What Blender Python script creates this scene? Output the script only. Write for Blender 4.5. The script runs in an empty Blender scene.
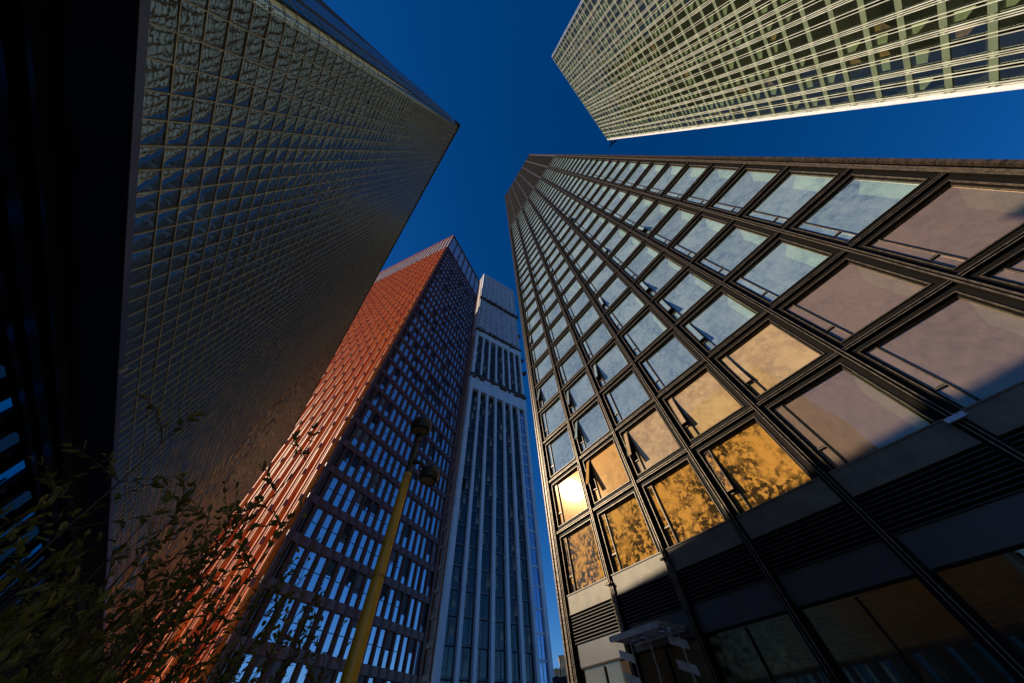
import bpy, math, random
from mathutils import Vector, Matrix
random.seed(7)
R = math.radians
SC = bpy.context.scene
COL = SC.collection
SUN_AZ, SUN_EL = -84.0, 27.5

# ---------------------------------------------------------------- camera, sky, sun, exposure
CAM_Z = 1.6
cam = bpy.data.objects.new('camera', bpy.data.cameras.new('camera'))
COL.objects.link(cam)
right = Vector((0.99764957, 0.05696939, -0.03807661))
up = Vector((0.06852255, -0.82944213, 0.5543739))
fwd = Vector((0.0, 0.55567999, 0.83139627))
M = Matrix((right, up, -fwd)).transposed().to_4x4()
M.translation = Vector((0, 0, CAM_Z))
cam.matrix_world = M
cam.data.sensor_width = 36.0
cam.data.lens = 281.708 * 36.0 / 1024.0
cam.data.clip_start = 0.05
cam.data.clip_end = 5000
SC.camera = cam

w = bpy.data.worlds.new('World'); SC.world = w; w.use_nodes = True
wn, wl = w.node_tree.nodes, w.node_tree.links
sky = wn.new('ShaderNodeTexSky'); sky.sky_type = 'NISHITA'; sky.sun_disc = False
sky.sun_elevation = R(SUN_EL); sky.sun_rotation = R(SUN_AZ)
sky.altitude = 1800; sky.air_density = 1.0; sky.dust_density = 0.5; sky.ozone_density = 5.0
hs = wn.new('ShaderNodeHueSaturation'); hs.inputs['Saturation'].default_value = 1.27; hs.inputs['Hue'].default_value = .508
wl.new(sky.outputs[0], hs.inputs['Color']); wl.new(hs.outputs[0], wn['Background'].inputs[0])
wn['Background'].inputs[1].default_value = 0.072

sd = bpy.data.lights.new('sun', 'SUN'); sd.energy = 4.8; sd.angle = R(0.53); sd.color = (1.0, 0.84, 0.62)
so = bpy.data.objects.new('sun', sd); COL.objects.link(so)
sv = Vector((math.sin(R(SUN_AZ)) * math.cos(R(SUN_EL)), math.cos(R(SUN_AZ)) * math.cos(R(SUN_EL)), math.sin(R(SUN_EL))))
so.rotation_euler = sv.to_track_quat('Z', 'Y').to_euler()
SC.view_settings.view_transform = 'Standard'
SC.view_settings.look = 'None'
SC.view_settings.exposure = 0.55
SC.view_settings.gamma = 1.0

# ---------------------------------------------------------------- helpers
class MB:
    def __init__(s): s.v = []; s.f = []; s.sm = False
    def quad(s, a, b, c, d):
        n = len(s.v); s.v += [a, b, c, d]; s.f.append((n, n + 1, n + 2, n + 3))
    def box(s, x0, x1, y0, y1, z0, z1):
        n = len(s.v)
        s.v += [(x0, y0, z0), (x1, y0, z0), (x1, y1, z0), (x0, y1, z0), (x0, y0, z1), (x1, y0, z1), (x1, y1, z1), (x0, y1, z1)]
        for q in ((0, 3, 2, 1), (4, 5, 6, 7), (0, 1, 5, 4), (1, 2, 6, 5), (2, 3, 7, 6), (3, 0, 4, 7)):
            s.f.append(tuple(n + i for i in q))
    def prism(s, poly, z0, z1, cap=True):
        """poly: list of (x, y), extruded vertically"""
        n = len(s.v); k = len(poly)
        s.v += [(x, y, z0) for x, y in poly] + [(x, y, z1) for x, y in poly]
        for i in range(k):
            j = (i + 1) % k; s.f.append((n + i, n + j, n + k + j, n + k + i))
        if cap: s.f.append(tuple(n + k + i for i in range(k))); s.f.append(tuple(n + k - 1 - i for i in range(k)))
    def sheet(s, line, z0, z1):
        n = len(s.v); k = len(line)
        s.v += [(x, y, z0) for x, y in line] + [(x, y, z1) for x, y in line]
        for i in range(k - 1): s.f.append((n + i, n + i + 1, n + k + i + 1, n + k + i))
    def tube(s, pts, rad, seg=8, cap=True):
        rings = []
        for i, p in enumerate(pts):
            p = Vector(p)
            d = (Vector(pts[min(i + 1, len(pts) - 1)]) - Vector(pts[max(i - 1, 0)])).normalized()
            a = d.orthogonal().normalized() if i == 0 else (a - d * a.dot(d)).normalized()
            b = d.cross(a); r = rad[i] if isinstance(rad, (list, tuple)) else rad
            n = len(s.v)
            for k in range(seg):
                t = 2 * math.pi * k / seg; s.v.append(tuple(p + (a * math.cos(t) + b * math.sin(t)) * r))
            rings.append(n)
        for i in range(len(rings) - 1):
            for k in range(seg):
                k2 = (k + 1) % seg
                s.f.append((rings[i] + k, rings[i] + k2, rings[i + 1] + k2, rings[i + 1] + k))
        if cap:
            s.f.append(tuple(rings[0] + seg - 1 - k for k in range(seg))); s.f.append(tuple(rings[-1] + k for k in range(seg)))
    def lathe(s, c, prof, axis=Vector((0, 0, 1)), seg=24):
        axis = Vector(axis).normalized(); a = axis.orthogonal().normalized(); b = axis.cross(a); c = Vector(c); rings = []
        for r, h in prof:
            n = len(s.v)
            for k in range(seg):
                t = 2 * math.pi * k / seg; s.v.append(tuple(c + axis * h + (a * math.cos(t) + b * math.sin(t)) * max(r, 1e-4)))
            rings.append(n)
        for i in range(len(rings) - 1):
            for k in range(seg):
                k2 = (k + 1) % seg; s.f.append((rings[i] + k, rings[i] + k2, rings[i + 1] + k2, rings[i + 1] + k))
    def mesh(s, name, mat, smooth=False):
        me = bpy.data.meshes.new(name); me.from_pydata(s.v, [], s.f)
        if mat: me.materials.append(mat)
        if smooth: me.polygons.foreach_set('use_smooth', [True] * len(me.polygons))
        me.update(); return me
    def build(s, name, mat, parent=None, smooth=False, loc=None):
        o = bpy.data.objects.new(name, s.mesh(name, mat, smooth)); COL.objects.link(o)
        if parent: o.parent = parent
        if loc: o.location = loc
        return o

def tag(o, label=None, cat=None, group=None, kind=None):
    if label: o['label'] = label
    if cat: o['category'] = cat
    if group: o['group'] = group
    if kind: o['kind'] = kind
    return o
def thing(name, loc, rz, label, cat, group=None):
    o = bpy.data.objects.new(name, None); COL.objects.link(o); o.location = loc; o.rotation_euler = (0, 0, rz)
    return tag(o, label, cat, group)
def inst(src, parent, loc, rot=None):
    c = src.copy(); COL.objects.link(c); c.parent = parent; c.location = loc
    if rot: c.rotation_euler = rot
    return c

# ---------------------------------------------------------------- materials
def nm(name):
    m = bpy.data.materials.new(name); m.use_nodes = True; n = m.node_tree.nodes; n.clear()
    out = n.new('ShaderNodeOutputMaterial'); return m, n, m.node_tree.links, out
def noise_fac(n, l, scale, detail=4, lo=.35, hi=.65, coord='Object', stretch=None):
    tc = n.new('ShaderNodeTexCoord') if coord != 'World' else n.new('ShaderNodeNewGeometry')
    src = tc.outputs['Position'] if coord == 'World' else tc.outputs[coord]
    if stretch:
        mp = n.new('ShaderNodeMapping'); mp.inputs['Scale'].default_value = stretch; l.new(src, mp.inputs[0]); src = mp.outputs[0]
    t = n.new('ShaderNodeTexNoise'); t.inputs['Scale'].default_value = scale; t.inputs['Detail'].default_value = detail
    t.inputs['Roughness'].default_value = .62
    l.new(src, t.inputs['Vector'])
    r = n.new('ShaderNodeMapRange'); r.inputs[1].default_value = lo; r.inputs[2].default_value = hi; l.new(t.outputs['Fac'], r.inputs[0])
    return r.outputs[0]
def mixc(n, l, f, a, b):
    m = n.new('ShaderNodeMix'); m.data_type = 'RGBA'
    if isinstance(f, (int, float)): m.inputs[0].default_value = f
    else: l.new(f, m.inputs[0])
    for k, c in ((6, a), (7, b)):
        if isinstance(c, tuple): m.inputs[k].default_value = (*c, 1) if len(c) == 3 else c
        else: l.new(c, m.inputs[k])
    return m.outputs[2]
def bump(n, l, h, strength=.3, dist=.02):
    b = n.new('ShaderNodeBump'); b.inputs['Strength'].default_value = strength; b.inputs['Distance'].default_value = dist
    l.new(h, b.inputs['Height']); return b.outputs[0]
def solid(name, c1, c2=None, rough=.5, metal=0, scale=1.5, bumps=0, stretch=None, spec=.5, lo=.35, hi=.65):
    m, n, l, out = nm(name); p = n.new('ShaderNodeBsdfPrincipled'); l.new(p.outputs[0], out.inputs[0])
    c2 = c2 or tuple(x * .7 for x in c1)
    f = noise_fac(n, l, scale, 6, lo, hi, 'Object', stretch)
    l.new(mixc(n, l, f, c1, c2), p.inputs['Base Color'])
    p.inputs['Roughness'].default_value = rough; p.inputs['Metallic'].default_value = metal
    p.inputs['Specular IOR Level'].default_value = spec
    if bumps: l.new(bump(n, l, f, bumps), p.inputs['Normal'])
    return m
def glass(name, tint, dust_reflection, dfac=(.1, .3), refl=.6, rough=.02, wave=.02, scale=2.0, dust_reflection2=None, wscale=.6, halo=0, transp=True, body=(.01, .012, .015), lo=.35, hi=.7, rmax=None):
    """dirty pane: mirror layer + see-through (or a dark body) + dust film lit by whatever light falls on it; some panes paint reflections into its colours"""
    m, n, l, out = nm(name)
    g = n.new('ShaderNodeBsdfGlossy'); g.inputs['Color'].default_value = (*tint, 1); g.inputs['Roughness'].default_value = rough * .8
    wv = noise_fac(n, l, wscale, 2, 0, 1, 'World')
    l.new(bump(n, l, wv, 1.0, wave), g.inputs['Normal'])
    if transp:
        t = n.new('ShaderNodeBsdfTransparent'); t.inputs['Color'].default_value = (.9, .96, .9, 1)
    else:
        t = n.new('ShaderNodeBsdfDiffuse'); t.inputs['Color'].default_value = (*body, 1)
    lw = n.new('ShaderNodeLayerWeight'); lw.inputs['Blend'].default_value = .35
    mr = n.new('ShaderNodeMapRange'); mr.inputs[3].default_value = refl; mr.inputs[4].default_value = rmax or min(1, refl + .35); l.new(lw.outputs['Fresnel'], mr.inputs[0])
    a = n.new('ShaderNodeMixShader'); l.new(mr.outputs[0], a.inputs[0]); l.new(t.outputs[0], a.inputs[1])
    gl = g
    if halo:
        g2 = n.new('ShaderNodeBsdfGlossy'); g2.inputs['Color'].default_value = (*tint, 1); g2.inputs['Roughness'].default_value = .18
        hm = n.new('ShaderNodeMixShader'); hm.inputs[0].default_value = halo; l.new(g.outputs[0], hm.inputs[1]); l.new(g2.outputs[0], hm.inputs[2]); gl = hm
    l.new(gl.outputs[0], a.inputs[2])
    d = n.new('ShaderNodeBsdfDiffuse')
    f2 = noise_fac(n, l, scale * 1.1, 8, lo, hi, 'World')
    if dust_reflection2:
        big = noise_fac(n, l, scale * .22, 3, .36, .56, 'World')
        mu = n.new('ShaderNodeMath'); mu.operation = 'MULTIPLY'; l.new(f2, mu.inputs[0]); l.new(big, mu.inputs[1])
        mm = n.new('ShaderNodeMath'); mm.operation = 'ADD'; mm.use_clamp = True
        # thin crooked runs and scratches in the film
        sc = noise_fac(n, l, scale * 1.5, 5, .0, 1.0, 'World', (1, 1, .55))
        s1 = n.new('ShaderNodeMath'); s1.operation = 'SUBTRACT'; l.new(sc, s1.inputs[0]); s1.inputs[1].default_value = .5
        s2 = n.new('ShaderNodeMath'); s2.operation = 'ABSOLUTE'; l.new(s1.outputs[0], s2.inputs[0])
        s3 = n.new('ShaderNodeMapRange'); s3.inputs[1].default_value = .004; s3.inputs[2].default_value = .014; s3.inputs[3].default_value = .8; s3.inputs[4].default_value = 0; l.new(s2.outputs[0], s3.inputs[0])
        bg2 = noise_fac(n, l, scale * .5, 2, .48, .6, 'World')
        s4 = n.new('ShaderNodeMath'); s4.operation = 'MULTIPLY'; l.new(s3.outputs[0], s4.inputs[0]); l.new(bg2, s4.inputs[1])
        l.new(mu.outputs[0], mm.inputs[0]); l.new(s4.outputs[0], mm.inputs[1])
        l.new(mixc(n, l, mm.outputs[0], dust_reflection, dust_reflection2), d.inputs['Color'])
    else: d.inputs['Color'].default_value = (*dust_reflection, 1)
    f0 = noise_fac(n, l, scale * 2.2, 8, .3, .8, 'World', (1, 1, .5))
    gi = n.new('ShaderNodeNewGeometry'); oi = n.new('ShaderNodeObjectInfo')
    ra = n.new('ShaderNodeMath'); ra.operation = 'ADD'; l.new(gi.outputs['Random Per Island'], ra.inputs[0]); l.new(oi.outputs['Random'], ra.inputs[1])
    rb = n.new('ShaderNodeMath'); rb.operation = 'MULTIPLY'; l.new(ra.outputs[0], rb.inputs[0]); rb.inputs[1].default_value = .32
    rc_ = n.new('ShaderNodeMath'); rc_.operation = 'MULTIPLY_ADD'; l.new(f0, rc_.inputs[0]); rc_.inputs[1].default_value = .42; l.new(rb.outputs[0], rc_.inputs[2])
    f = rc_.outputs[0]
    mf = n.new('ShaderNodeMapRange'); mf.inputs[3].default_value = dfac[0]; mf.inputs[4].default_value = dfac[1]; l.new(f, mf.inputs[0])
    b = n.new('ShaderNodeMixShader'); l.new(mf.outputs[0], b.inputs[0]); l.new(a.outputs[0], b.inputs[1]); l.new(d.outputs[0], b.inputs[2])
    l.new(b.outputs[0], out.inputs[0]); return m
def emit(name, c, s):
    m, n, l, out = nm(name); e = n.new('ShaderNodeEmission'); e.inputs[0].default_value = (*c, 1); e.inputs[1].default_value = s; l.new(e.outputs[0], out.inputs[0]); return m

MT = {}
MT['bronze_dark'] = solid('bronze_dark', (.008, .006, .004), (.005, .004, .003), .6, 0, 3, spec=.12)
MT['bronze_edge'] = solid('bronze_edge', (.20, .155, .11), (.07, .055, .04), .42, .5, 6)
MT['bronze_worn'] = solid('bronze_worn', (.11, .075, .045), (.02, .016, .012), .42, .5, 2.5, .2, (1, 1, 4))
MT['panel_grey'] = solid('panel_grey', (.14, .115, .08), (.085, .07, .05), .5, .2, 1.2, .15)
MT['louvre'] = solid('louvre', (.035, .03, .028), (.02, .018, .017), .5, .3, 3)
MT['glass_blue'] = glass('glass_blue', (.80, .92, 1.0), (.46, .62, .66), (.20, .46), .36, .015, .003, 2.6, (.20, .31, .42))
MT['glass_bronze'] = glass('glass_bronze', (.95, .72, .40), (.55, .27, .05), (.6, .85), .5, .03, .004, 4.2, (.035, .02, .006), halo=.028, transp=False, body=(.03, .02, .01), lo=.43, hi=.51)  # dark blotches in the film paint in leafy tree reflections
MT['glass_amber'] = glass('glass_amber', (.95, .72, .40), (.72, .38, .10), (.55, .8), .5, .045, .004, 2.0, (.40, .20, .05), halo=.028, transp=False, body=(.03, .02, .01))  # amber, tan and mauve film tones paint in reflections of trees and facades
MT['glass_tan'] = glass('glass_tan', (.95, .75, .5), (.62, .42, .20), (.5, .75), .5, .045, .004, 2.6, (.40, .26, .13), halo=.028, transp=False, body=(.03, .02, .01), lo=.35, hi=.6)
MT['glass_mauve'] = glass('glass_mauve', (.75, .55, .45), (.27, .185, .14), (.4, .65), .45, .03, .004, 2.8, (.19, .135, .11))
MT['glass_ground'] = glass('glass_ground', (.7, .55, .35), (.14, .08, .03), (.2, .45), .3, .05, .0015, 1.4, (.06, .045, .03), transp=False)
MT['interior'] = solid('interior', (.05, .055, .06), (.03, .03, .035), .9, 0, .5)
MT['partition'] = solid('partition', (.72, .88, .52), (.66, .82, .5), .9, 0, .5)
MT['body_dark'] = solid('body_dark', (.02, .018, .016), None, .8)
MT['mech'] = solid('mech', (.008, .0075, .007), (.012, .011, .010), .8, 0, 1, spec=.1)

# ---------------------------------------------------------------- the ground
def pol(az, r): return Vector((math.sin(R(az)) * r, math.cos(R(az)) * r, 0))
g = MB(); g.quad((-2500, -2500, 0), (2500, -2500, 0), (2500, 2500, 0), (-2500, 2500, 0))
tag(g.build('ground', solid('asphalt', (.06, .058, .055), (.04, .04, .04), .85, 0, .6, .2)), kind='structure')
g = MB(); g.quad((-24, -30, .004), (16, -30, .004), (16, 60, .004), (-24, 60, .004))
m, n, l, out = nm('paving'); p = n.new('ShaderNodeBsdfPrincipled'); l.new(p.outputs[0], out.inputs[0])
tc = n.new('ShaderNodeTexCoord'); br = n.new('ShaderNodeTexBrick'); br.inputs['Scale'].default_value = 1.6; l.new(tc.outputs['Object'], br.inputs[0])
br.inputs['Color1'].default_value = (.26, .24, .21, 1); br.inputs['Color2'].default_value = (.21, .2, .18, 1); br.inputs['Mortar'].default_value = (.08, .08, .075, 1); br.inputs['Mortar Size'].default_value = .01
l.new(br.outputs[0], p.inputs['Base Color']); p.inputs['Roughness'].default_value = .75
tag(g.build('pavement', m), kind='structure')

def camdist(root_mw, p):
    return (root_mw @ Vector(p) - Vector((0, 0, CAM_Z))).length

def windows(root, cells, proto_parts, rest_mat, name='window', maxn=100, rest_fn=None):
    """cells: (x, y, z, w, h, rotz, variant). The nearest maxn become window parts, the others one stuff mesh."""
    mw = Matrix.Translation(root.location) @ Matrix.Rotation(root.rotation_euler.z, 4, 'Z')
    cells = sorted(cells, key=lambda c: camdist(mw, c[:3]))
    for c in cells[:maxn]: proto_parts(root, c)
    if len(cells) > maxn:
        rest_fn(root, cells[maxn:])

# ================================================================ BROWN TOWER (right)
S = 2.2
def zu(u, s=S): return CAM_Z + (u - 1.6) * s
d127 = Vector((math.cos(R(127.1)), math.sin(R(127.1)), 0))
bt = thing('office_tower', pol(4.6, 10 * S) - d127 * 0.0, R(127.1 - 180),
           'dark bronze gridded tower with large dusty square windows, filling the right half of the view', 'tower')
XE = 11.72 * S; X0 = .26 * S; PW = 1.62 * S; FH = 1.6 * S
zA = zu(5.44); Z = lambda j: zA + FH * j
NR = 27; ZM1 = Z(NR); ZM2 = zu(76); ZR = zu(89)
zG = zu(3.97); zP = zu(3.60); zL = zu(3.10); zS = zu(2.73)
b = MB(); b.box(0.1, XE - .1, 1.5, 28, 0, ZR - .3); b.build('core_wall', MT['body_dark'], bt)
# flat pale shapes painting sunlit partition patches, and floor slabs seen through the glass
def sun_patch_pts(W, H, k):
    a = {2: .35, 3: .45, 4: .55, 5: .70, 6: .75}.get(k, .3) * random.uniform(.7, 1.1)
    x1 = W - IN + .12; h = H - 2 * IN
    return [(x1 - a, IN), (x1, IN), (x1, IN + h * .97), (x1 - a * .2, IN + h * .90), (x1 - a, IN + h * random.uniform(.55, .72))]
b = MB()
for j in range(0, NR + 1): b.box(.15, XE - .15, .2, 1.5, Z(j) - .08, Z(j) + .08)
b.build('floor_slab', MT['interior'], bt)
# dark structural grid
b = MB(); e = MB()
b.box(0, .2, 0, 1.5, 0, ZR); b.box(XE - .2, XE, 0, 1.5, 0, ZR)
for k in range(8):
    x = X0 + k * PW
    b.box(x - .09, x + .09, -.12, .2, 0, ZM1)
    for s in (-1, 1): e.box(x + s * .055 - .014, x + s * .055 + .014, -.20, -.12, 0, ZR - .5)
    b.box(x - .05, x + .05, -.10, .2, ZM1, ZR - .5); e.box(x - .22, x + .22, -.118, -.10, ZM1, ZR - .5)
for j in range(NR + 1):
    z = Z(j)
    for k in range(7):
        xa, xb = X0 + k * PW + .09, X0 + (k + 1) * PW - .09
        b.box(xa, xb, -.08, .2, z - .07, z + .07)
        for s in (-1, 1): e.box(xa, xb, -.12, -.08, z + s * .045 - .012, z + s * .045 + .012)
for z in (ZM1 + .2, ZM2, ZR - .6):
    e.box(0, XE, -.14, .2, z - .35, z + .35)
b.build('structural_frame', MT['bronze_dark'], bt)
e.build('mullion_edging', MT['bronze_edge'], bt)
b = MB(); b.box(XE, XE + .14, -.18, 1.2, 0, ZR); b.box(XE - .34, XE - .2, -.13, 0, 0, ZM1); b.build('corner_strip', MT['bronze_worn'], bt)
b = MB(); b.box(-.1, 0, -.12, 1.2, 0, ZR); b.box(.0, .22, -.05, 0, 0, ZM1); b.build('corner_strip', MT['bronze_worn'], bt)
b = MB()
for k in range(7):
    xa, xb = X0 + k * PW + .3, X0 + (k + 1) * PW - .3
    nz = int((ZR - ZM1) / 1.2)
    for i in range(nz):
        z = ZM1 + .7 + i * 1.2
        if z + 1 < ZR - 1 and abs(z + .5 - ZM2) > 1: b.box(xa, xb, .02, .2, z, z + .75)
b.box(.2, XE - .2, .2, 1.5, ZM1, ZR - .7)
b.build('plant_screen', MT['mech'], bt)

SUN_PATCH = solid('sun_patch_green', (.80, .95, .50), (.72, .88, .46), .9, 0, 2)  # pale green shape standing in for sunlight on the side partition
FR, IN = .33, .43           # frame line and glass edge, metres from the grid line
def ring(mb, W, H, a, t, y0, y1, x0=0, z0=0):
    mb.box(x0 + a, x0 + W - a, y0, y1, z0 + a, z0 + a + t); mb.box(x0 + a, x0 + W - a, y0, y1, z0 + H - a - t, z0 + H - a)
    mb.box(x0 + a, x0 + a + t, y0, y1, z0 + a + t, z0 + H - a - t); mb.box(x0 + W - a - t, x0 + W - a, y0, y1, z0 + a + t, z0 + H - a - t)
_cache = {}
def win_meshes(W, H, mat, lowfull=False):
    key = (round(W, 3), round(H, 3), mat)
    if key in _cache: return _cache[key]
    f = MB()                                   # dark stepped surround
    ring(f, W, H, .095, FR - .12, .0, .2)
    ring(f, W, H, FR + .022, .05, .05, .2)
    bead = MB(); ring(bead, W, H, FR - .022, .022, -.05, .05); ring(bead, W, H, IN - .028, .014, .10, .16)
    # divider between the vent strip and the main pane
    bead.box(IN + .30, IN + .318, .08, .15, IN, H - IN)
    bead.box(IN, IN + .30, .08, .14, IN + (H - 2 * IN) * .26, IN + (H - 2 * IN) * .26 + .03)
    f.box(IN + .318, IN + .36, .10, .17, IN, H - IN)
    p = MB(); p.quad((-(W - 2 * IN - .36) / 2, 0, -(H - 2 * IN) / 2), ((W - 2 * IN - .36) / 2, 0, -(H - 2 * IN) / 2), ((W - 2 * IN - .36) / 2, 0, (H - 2 * IN) / 2), (-(W - 2 * IN - .36) / 2, 0, (H - 2 * IN) / 2))
    hs_ = (H - 2 * IN) * .72
    s = MB(); s.box(0, .30, -.0, .012, -hs_, 0)
    sf = MB(); ring(sf, .30, hs_, 0, .022, -.02, .03, 0, -hs_)
    q = MB(); q.quad((0, 0, 0), (.30, 0, 0), (.30, 0, (H - 2 * IN) * .26), (0, 0, (H - 2 * IN) * .26))
    r = (f.mesh('window', MT['bronze_dark']), bead.mesh('frame_bead', MT['bronze_edge']), p.mesh('pane', MT[mat]), s.mesh('vent_sash', MT[mat]), sf.mesh('sash_frame', MT['bronze_edge']), q.mesh('lower_pane', MT[mat]))
    _cache[key] = r; return r
def lk(name, me, par, loc, rot=(0, 0, 0)):
    o = bpy.data.objects.new(name, me); COL.objects.link(o); o.parent = par; o.location = loc; o.rotation_euler = rot; return o
OPEN = {(0, 1): .35, (1, 1): .3, (2, 2): .25, (2, 1): .2, (0, 2): .3, (0, 3): .15, (3, 4): .2, (-1, 3): .12, (1, 4): .15, (4, 3): .15}
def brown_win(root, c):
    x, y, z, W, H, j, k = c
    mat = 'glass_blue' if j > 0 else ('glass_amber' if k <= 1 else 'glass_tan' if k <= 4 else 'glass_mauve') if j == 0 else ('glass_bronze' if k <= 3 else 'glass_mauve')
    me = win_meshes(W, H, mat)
    fr = lk('window', me[0], root, (x, y, z))
    lk('frame_bead', me[1], fr, (0, 0, 0))
    rx, rz_ = random.gauss(0, .006), random.gauss(0, .006)
    if (j, k) == (0, 0): rx, rz_ = 0, 0
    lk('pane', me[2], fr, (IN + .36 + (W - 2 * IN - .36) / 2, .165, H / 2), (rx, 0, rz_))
    a = OPEN.get((j, k), 0.0 if random.random() < .9 else random.uniform(.05, .25))
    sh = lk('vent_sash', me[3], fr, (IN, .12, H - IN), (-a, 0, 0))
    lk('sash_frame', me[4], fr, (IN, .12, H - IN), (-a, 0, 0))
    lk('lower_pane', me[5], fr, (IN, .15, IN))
    if mat != 'glass_bronze' and mat != 'glass_amber' and mat != 'glass_tan' and (k >= 4 or random.random() < .35):
        cu = MB(); pts = sun_patch_pts(W, H, k); n0 = 0
        cu.v = [(px_, .30, pz_) for px_, pz_ in pts]; cu.f = [tuple(range(len(pts)))]; cu.build('sun_patch', SUN_PATCH, fr)
def brown_rest(root, cells):
    fr = MB(); bd = MB(); pn = MB(); cu = MB()
    for x, y, z, W, H, j, k in cells:
        ring(fr, W, H, .095, FR - .12, 0, .2, x, z); ring(bd, W, H, FR - .022, .022, -.05, .05, x, z)
        ring(fr, W, H, FR + .022, .05, .05, .2, x, z)
        tx, tz = random.gauss(0, .008), random.gauss(0, .008)
        if k >= 4 or random.random() < .25:
            n0 = len(cu.v); pts = sun_patch_pts(W, H, k); cu.v += [(x + a_, .30, z + b_) for a_, b_ in pts]; cu.f.append(tuple(n0 + q for q in range(5)))
        pn.quad((x + IN + .36, .165 + tx - tz, z + IN), (x + W - IN, .165 - tx - tz, z + IN), (x + W - IN, .165 - tx + tz, z + H - IN), (x + IN + .36, .165 + tx + tz, z + H - IN))
        pn.quad((x + IN, .14, z + IN), (x + IN + .30, .14, z + IN), (x + IN + .30, .14, z + H - IN), (x + IN, .14, z + H - IN))
        bd.box(x + IN + .30, x + IN + .33, .08, .15, z + IN, z + H - IN)
    a = tag(fr.build('window', MT['bronze_dark'], root), kind='stuff'); cu.build('sun_patch', SUN_PATCH, a)
    bd.build('frame_bead', MT['bronze_edge'], a); pn.build('pane', MT['glass_blue'], a)
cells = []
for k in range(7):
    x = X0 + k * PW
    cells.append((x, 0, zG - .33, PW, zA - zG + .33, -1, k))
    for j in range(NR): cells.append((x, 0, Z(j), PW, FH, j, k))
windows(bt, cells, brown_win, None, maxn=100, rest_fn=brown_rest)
# bottom storeys: sill panel, louvre band, lower panel, shopfront glass
for k in range(7):
    xa, xb = X0 + k * PW + .16, X0 + (k + 1) * PW - .16
    b = MB(); b.box(xa, xb, -.065, .3, zP, zG + .02); b.box(xa, xb, -.10, -.065, zG - .02, zG + .03); b.box(xa, xb, -.09, -.065, zP, zP + .06); b.build('sill_panel', MT['panel_grey'], bt)
    b = MB(); nl = 9
    for i in range(nl):
        z = zL + (zP - zL) * i / nl; h = (zP - zL) / nl
        b.quad((xa, -.04, z + .01), (xb, -.04, z + .01), (xb, .14, z + h), (xa, .14, z + h))
        b.box(xa, xb, -.055, -.03, z, z + .03)
    b.box(xa, xb, .2, .25, zL, zP); b.build('louvre_band', MT['louvre'], bt)
    b = MB(); b.box(xa, xb, .02, .3, zS, zL - .01); b.build('lower_panel', solid('panel_low', (.055, .05, .05), (.04, .037, .038), .4, .2, 1.2, .1) if k == 0 else bpy.data.materials['panel_low'], bt)
    b = MB(); b.box(xa, xb, .12, .14, .25, zS - .06); w_ = b.build('shopfront_window', MT['glass_ground'], bt)
    b = MB(); ring(b, xb - xa, zS - .2, 0, .06, .04, .12, xa, .2); b.box((xa + xb) / 2 - .03, (xa + xb) / 2 + .03, .05, .12, .26, zS - .12); b.build('frame', MT['bronze_dark'], w_)
b = MB()
for k in range(8):
    x = X0 + k * PW
    b.box(x - .17, x + .17, -.05, .3, 0, zG - .02); b.box(x - .10, x + .10, -.14, -.05, 0, zG - .1)
b.build('pilaster', MT['bronze_dark'], bt)
for k in (1, 2):
    x = X0 + k * PW
    b = MB(); b.box(x - .12, x + .16, -.17, -.14, zL - .1, zG - .25); b.box(x - .2, x + .2, -.2, -.17, zP - .2, zP - .1)
    b.prism([(x - .22, -.3), (x + .1, -.3), (x + .1, -.17), (x - .22, -.17)], zG - .34, zG - .27)
    b.build('wall_bracket', MT['bronze_worn'], bt)

# entrance canopy: metal lattice shelf with frosted panes, with ladder-like screens of tilted blades on each side
cx0, cx1 = 4.7, 7.3; cz = 4.4; cd = -1.7
cf = MB()
for x in (cx0, cx1): cf.box(x - .05, x + .05, cd, -.15, cz - .12, cz)
for y in (cd, -.22): cf.box(cx0, cx1, y, y + .07, cz - .16, cz + .02)
for i in range(1, 5):
    x = cx0 + (cx1 - cx0) * i / 5; cf.box(x - .03, x + .03, cd + .07, -.15, cz - .1, cz - .01)
cf.box(cx0, cx1, (cd - .15) / 2 - .03, (cd - .15) / 2 + .03, cz - .1, cz - .01)
for x in (cx0 + .1, cx1 - .1, cx0 + 1.1): cf.tube([(x, cd * .35, 0.05), (x, cd * .35, cz - .1)], .03, 8)
can = cf.build('entrance_canopy', solid('canopy_metal', (.30, .31, .33), (.18, .18, .19), .45, .5, 4, .1), bt)
fm, n, l, out = nm('canopy_glass'); tr_ = n.new('ShaderNodeBsdfTranslucent'); tr_.inputs[0].default_value = (.85, .9, .95, 1); df_ = n.new('ShaderNodeBsdfDiffuse'); df_.inputs[0].default_value = (.6, .63, .66, 1)
mx_ = n.new('ShaderNodeMixShader'); mx_.inputs[0].default_value = .75; l.new(df_.outputs[0], mx_.inputs[1]); l.new(tr_.outputs[0], mx_.inputs[2]); l.new(mx_.outputs[0], out.inputs[0])
for i in range(5):
    for jj in range(2):
        xa = cx0 + (cx1 - cx0) * i / 5 + .05; xb = cx0 + (cx1 - cx0) * (i + 1) / 5 - .05
        ya = cd + .08 + jj * (-.15 - cd) / 2; yb = ya + (-.15 - cd) / 2 - .1
        b = MB(); b.quad((xa, ya, cz - .02), (xb, ya, cz - .02), (xb, yb, cz - .02), (xa, yb, cz - .02)); b.build('canopy_pane', fm, can)
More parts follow.
